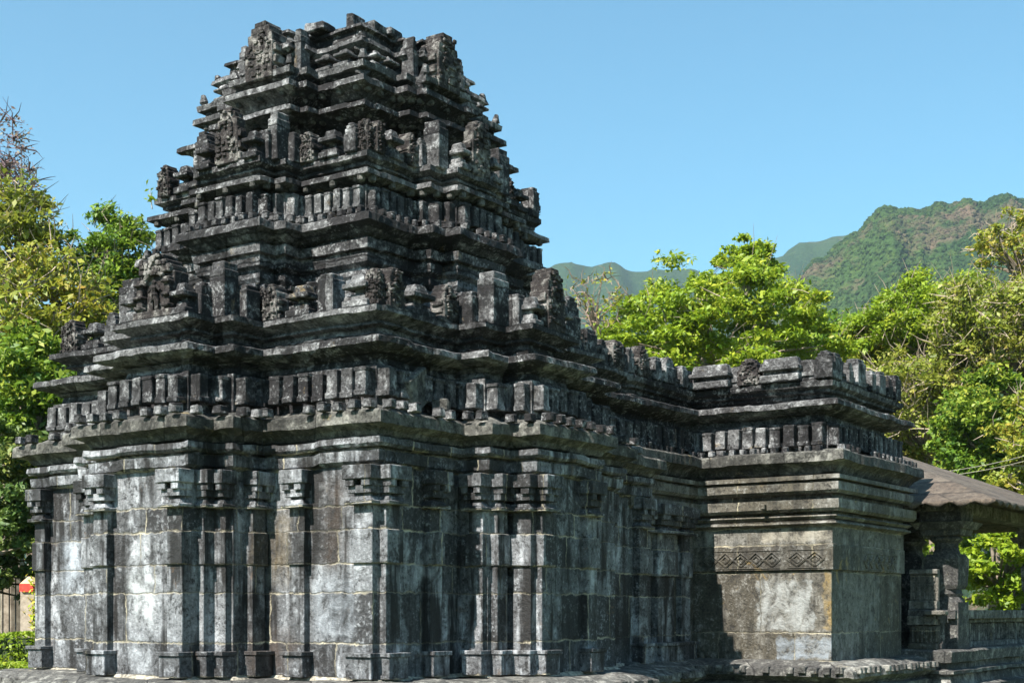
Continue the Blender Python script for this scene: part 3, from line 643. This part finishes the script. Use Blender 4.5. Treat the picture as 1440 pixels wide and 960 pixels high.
# ------------------------------------------------------------------ foliage
def leaves_mesh(name, cen, size, mat, parent, origin, up=.35):
    n = len(cen); nv = RNG.normal(size=(n, 3)); nv[:, 2] += up*2; nv += np.array(ts)*.6; nv /= np.linalg.norm(nv, axis=1)[:, None]
    a = RNG.normal(size=(n, 3)); u = np.cross(nv, a); u /= np.linalg.norm(u, axis=1)[:, None]; v = np.cross(nv, u)
    sz = size*RNG.uniform(.4, 1.25, (n, 1)); bend = nv*sz*.22
    V = np.stack([cen-u*sz, cen-v*sz*.48+bend, cen+u*sz, cen+v*sz*.48+bend], 1).reshape(-1, 3) - np.array(origin)
    me = bpy.data.meshes.new(name); me.vertices.add(4*n); me.vertices.foreach_set('co', V.ravel().astype('f'))
    me.loops.add(4*n); me.loops.foreach_set('vertex_index', np.arange(4*n, dtype='i')); me.polygons.add(n); me.polygons.foreach_set('loop_start', np.arange(0, 4*n, 4, dtype='i'))
    me.update(calc_edges=True); me.validate()
    o = bpy.data.objects.new(name, me); C.objects.link(o); me.materials.append(mat); o.location = Vector(origin)
    if parent is not None: o.parent = parent; o.location = o.location - wloc(parent)
    return o
def tree(px, py, d, rx, rz, mat, label, cat='tree', n_cl=70, n_lf=160, leaf=.14, clr=.22, flat=.55, hollow=.35, twigs=0, name='broadleaf_tree', group=None, spread=None, trunk_px=None, twigmat=None, ry=None, bare=False, tr=.22):
    """crown centre at pixel (px,py) and depth d; rx, rz are pixel radii"""
    c = at(px, py, d); X = rx/F*d; Z = rz/F*d; Y = (ry/F*d if ry else X)
    base = at(px if trunk_px is None else trunk_px, HZ, d); base.z = -.8
    root = empty(name, base, label, cat, group)
    cl = []
    while len(cl) < n_cl:
        q = Vector([random.uniform(-1, 1) for _ in range(3)]); r = q.length
        if r > 1 or r < hollow: continue
        if q.z < -.2 and random.random() < .12: continue
        k = 1 + .28*noise.noise(q*2.2 + Vector((px*.1, py*.1, d)))
        cl.append(c + RT*(q.x*X*k) + VW*(q.y*Y*k) + Vector((0, 0, q.z*Z*k)))
    # trunk and limbs
    bm = bmesh.new(); fork = Vector((base.x, base.y, max(.5, c.z - Z*.75)))
    mid_ = (base+fork)/2 + RT*random.uniform(-.25, .25)
    tube(bm, [base - Vector((0,0,.1)), mid_, fork], [tr*1.5, tr*1.1, tr*.9], 8)
    for q in random.sample(cl, min(len(cl), 26 if not bare else 30)):
        m = fork.lerp(q, .5) + Vector((random.uniform(-.3,.3)*X*.4, random.uniform(-.3,.3)*X*.4, random.uniform(0,.12)*Z))
        tube(bm, [fork - Vector((0,0,.2)), fork.lerp(m, .5)+Vector((0,0,.05*Z)), m, m.lerp(q, .55), q], [tr*.55, tr*.35, tr*.2, tr*.12, tr*.05], 5)
    bm_obj('trunk', bm, twigmat or M_BARK, root, base)
    if twigs:
        bm = bmesh.new()
        for q in cl:
            for _ in range(twigs):
                e = q + Vector([random.gauss(0, 1) for _ in range(3)]).normalized()*X*clr*random.uniform(1, 2.0); e.z += X*clr*.3
                m = q.lerp(e, .5) + Vector([random.uniform(-.1, .1) for _ in range(3)]); tube(bm, [q, m, e], [.018, .012, .004], 3)
        bm_obj('twigs', bm, twigmat or M_TWIG, root, base)
    if n_lf:
        pts = []
        for q in cl:
            k = int(n_lf*random.uniform(.5, 1.4)); r = X*clr*random.uniform(.7, 1.3)
            g = RNG.normal(size=(k, 3)); g /= np.linalg.norm(g, axis=1)[:, None]; g *= (RNG.uniform(.02, 1, (k, 1))**.5)*r*(1+.35*np.sin(g[:, :1]*7+k)*np.cos(g[:, 1:2]*6)); g[:, 2] *= flat
            pts.append(g + np.array(q))
        leaves_mesh('crown', np.concatenate(pts), leaf, mat, root, base)
    return root
# left side
tree(-40, 235, 36, 105, 80, BROWN, 'brown thinning tree with purplish twigs at the upper left edge', n_cl=110, n_lf=50, leaf=.06, clr=.19, flat=.7, twigs=7, twigmat=plain('purple_twig', (.10,.07,.08), (.19,.13,.14), 9), hollow=.1)
tree(20, 350, 34, 80, 90, OLIVE, 'olive green tree below the brown twiggy crown at the left edge', n_cl=90, n_lf=90, leaf=.1, clr=.34, twigs=3)
tree(55, 450, 31, 110, 95, YELLOW, 'yellowing tree with brownish leaves left of the tower', n_cl=115, n_lf=95, leaf=.095, clr=.30, twigs=4)
tree(162, 412, 35, 66, 112, GREEN, 'light green slender tree just left of the tower', n_cl=150, n_lf=120, leaf=.085, clr=.3, twigs=2, hollow=.1)
tree(50, 580, 29, 115, 125, GREEN, 'broad mid green tree left of the temple wall', n_cl=150, n_lf=130, leaf=.095, clr=.26)
tree(-5, 730, 27, 95, 135, DARKG, 'dark glossy leaved tree at the left behind the red capped post', n_cl=150, n_lf=190, leaf=.075, clr=.19, trunk_px=-170)
tree(160, 640, 44, 170, 200, OLIVE, 'dull olive tree standing farthest back on the left', n_cl=120, n_lf=140, leaf=.16, clr=.2)
# middle
tree(1010, 465, 49, 165, 88, LIME, 'bright lime green spreading tree behind the hall roof', n_cl=170, n_lf=250, leaf=.11, clr=.165, flat=.38, twigs=1)
tree(1050, 376, 51.5, 44, 40, LIME, 'lime green tree with a narrow pointed top behind the spreading tree', n_cl=30, n_lf=190, leaf=.12, clr=.34, flat=.45, hollow=.0, tr=.09)
tree(836, 420, 44, 55, 50, YELLOW, 'almost bare tree with thin brown branches right of the tower', n_cl=44, n_lf=5, leaf=.1, clr=.22, twigs=3, twigmat=plain('bare_brown_twig', (.16,.11,.08), (.26,.19,.15), 9), hollow=.2, bare=True, tr=.06, name='bare_tree')
# right
tree(1190, 500, 56, 110, 60, GREEN, 'mid green tree behind the parapet right of the lime tree', n_cl=80, n_lf=190, leaf=.14, clr=.2, flat=.5)
tree(1310, 455, 52, 105, 72, LIME, 'rounded light green tree below the hill at right', n_cl=170, n_lf=200, leaf=.095, clr=.19, flat=.5, twigs=2)
tree(1440, 350, 48, 70, 58, YELLOW, 'thin yellow tree reaching highest at the right edge', n_cl=60, n_lf=70, leaf=.10, clr=.2, twigs=4, hollow=.1)
tree(1420, 470, 45, 110, 85, OLIVE, 'olive tree with pale twigs at the right edge', n_cl=150, n_lf=120, leaf=.10, clr=.22, twigs=5)
tree(1310, 575, 46, 120, 90, OLIVE, 'olive tree with bare pale branches right of the hall parapet', n_cl=190, n_lf=130, leaf=.095, clr=.2, twigs=4)
tree(1395, 610, 42, 90, 85, GREEN, 'dense green tree above the porch roof', n_cl=150, n_lf=150, leaf=.10, clr=.2)
tree(1235, 545, 54, 90, 85, YELLOW, 'yellow green tree right behind the hall parapet corner', n_cl=110, n_lf=150, leaf=.11, clr=.22)
tree(1480, 640, 38, 80, 110, YELLOW, 'yellow green tree behind the porch roof at the right edge', n_cl=130, n_lf=120, leaf=.095, clr=.22, twigs=3)
tree(1410, 790, 40, 85, 70, LIME, 'light green bush seen beyond the porch seat wall', 'bush', n_cl=80, n_lf=150, leaf=.11, clr=.2, name='bush')
tree(1300, 740, 48, 130, 120, GREEN, 'green tree glimpsed between the porch pillars', n_cl=110, n_lf=150, leaf=.13, clr=.2)
tree(1180, 640, 62, 220, 140, OLIVE, 'shaded olive tree farthest behind the hall', n_cl=120, n_lf=160, leaf=.2, clr=.18)

# hedges
def hedge(px0, px1, ytop, d, depth, mat, label, seed):
    a = at(px0, HZ, d); c = at(px1, HZ, d); zt = CZ + (HZ-ytop)/F*d; L = (c-a).length
    root = empty('clipped_hedge', ((a.x+c.x)/2, (a.y+c.y)/2, -.8), label, 'hedge')
    k = int(L*1500); P = RNG.uniform(0, 1, (k, 3)); face = RNG.uniform(0, 1, k)
    P[:, 2] = np.where(face < .5, 1-np.abs(RNG.normal(0, .02, k)), P[:, 2]); P[:, 1] = np.where(face >= .5, np.abs(RNG.normal(0, .03, k)), P[:, 1])
    t = np.array((c-a)/L); vw = np.array(VW)
    W = np.array([a.x, a.y, 0]) + P[:, :1]*L*t + P[:, 1:2]*depth*vw; W[:, 2] = -.8 + P[:, 2]*(zt+.8) + .03*np.sin(W[:, 0]*5+W[:, 1]*3)
    leaves_mesh('foliage', W, .045, mat, root, root.location, .2)
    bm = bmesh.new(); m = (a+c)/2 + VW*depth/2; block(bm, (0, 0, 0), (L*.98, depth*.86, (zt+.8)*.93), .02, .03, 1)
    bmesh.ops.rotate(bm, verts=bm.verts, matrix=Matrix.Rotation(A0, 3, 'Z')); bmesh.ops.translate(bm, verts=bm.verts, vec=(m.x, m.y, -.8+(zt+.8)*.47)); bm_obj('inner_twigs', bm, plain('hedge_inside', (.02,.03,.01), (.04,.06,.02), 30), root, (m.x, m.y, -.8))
hedge(-260, 105, 891, 24, 1.2, LIME, 'taller clipped hedge at the left below the red capped post', 1)
hedge(-260, 75, 936, 20.6, .9, LIME, 'low bright hedge nearest the temple at the lower left', 2)

# red-capped post with creeper, fence
p0 = at(43, 810, 26); post = empty('gate_post', (p0.x, p0.y, -.8), 'stone post with a red painted cap behind the hedge at left', 'post')
bm = bmesh.new(); prism(bm, p0, .14, -.8, 1.15, 4, .004, math.pi/4+A0); bm_obj('shaft', bm, plain('post_stone', (.22,.18,.14), (.36,.30,.24), 12), post, (p0.x, p0.y, -.8))
bm = bmesh.new(); prism(bm, p0, .175, 1.14, 1.29, 6, .003, A0); bm_obj('cap', bm, plain('red_paint', (.45,.03,.02), (.6,.06,.04), 14, .6), post, (p0.x, p0.y, 1.14))
bm = bmesh.new(); prism(bm, p0, .172, 1.291, 1.42, 6, .003, A0, .04); bm_obj('cap_top', bm, plain('cap_sandstone', (.38,.26,.15), (.5,.36,.22), 14), post, (p0.x, p0.y, 1.29))
cr = empty('creeper', at(47, HZ, 25.75).to_tuple()[:2] + (-.8,), 'yellow green creeper climbing the red capped post', 'climbing plant')
pp = RNG.normal(0, 1, (260, 3))*np.array([.09, .05, .42]) + np.array(at(50, 860, 25.75)); leaves_mesh('foliage', pp, .05, leafmat('creeper_leaves', (.18,.3,.02), (.4,.42,.03), (.5,.2,.03), .3, 1, 3), cr, cr.location)
bm = bmesh.new(); q0 = Vector(cr.location); tube(bm, [q0, q0+Vector((.03,0,.8)), q0+Vector((-.02,.02,1.6)), q0+Vector((.02,0,2.0))], [.015,.013,.01,.006], 5); bm_obj('stem', bm, M_BARK, cr, q0)
fr = empty('railing_fence', at(-60, HZ, 27).to_tuple()[:2] + (-.8,), 'dark metal railing fence behind the red capped post', 'fence')
M_IRON = plain('dark_iron', (.02,.02,.022), (.05,.045,.04), 20, .5)
bm = bmesh.new()
for k in range(34):
    q = at(-230+k*9, HZ, 27.0); tube(bm, [Vector((q.x, q.y, -.8)), Vector((q.x, q.y, 1.45)), Vector((q.x, q.y, 1.55))], [.013, .013, .003], 5)
bm_obj('bars', bm, M_IRON, fr, fr.location)
for z in (-.3, 1.3):
    a, c = at(-235, HZ, 27.0), at(72, HZ, 27.0); a.z = c.z = z; bm = bmesh.new(); tube(bm, [a, c], [.02, .02], 6); bm_obj('rail', bm, M_IRON, fr, a)

# cables
for k, (ya, yb, lab) in enumerate(((618, 668, 'upper of two thin pale cables crossing the trees at right'), (627, 674, 'lower of two thin pale cables crossing the trees at right'))):
    a = at(1620, ya-44, 30); c = at(1290, yb, 34); pts = []
    for i in range(13): t = i/12; q = a.lerp(c, t); q.z -= .5*math.sin(math.pi*t)*.5; pts.append(q)
    bm = bmesh.new(); tube(bm, pts, [.006]*13, 5); o = bm_obj('overhead_cable', bm, plain('cable_grey_%d' % k, (.22,.21,.17), (.3,.28,.23), 5), None, a); tag(o, lab, 'cable', 'overhead cables')

# small plants rooted in the masonry
for (px, py, d, n_, lab) in ((214, 268, 18.9, 14, 'small green seedling sprouting from the left side of the tower'),):
    q = at(px, py+26, d); root = empty('seedling', q, lab, 'plant')
    bm = bmesh.new(); tube(bm, [q, q+Vector((-.02, 0, .12)), q+Vector((-.05, 0, .26))], [.008, .006, .003], 5); bm_obj('stem', bm, M_TWIG, root, q)
    leaves_mesh('foliage', RNG.normal(0, 1, (n_, 3))*np.array([.04, .04, .09]) + np.array(q) + np.array([-.03, 0, .15]), .05, LIME, root, q)
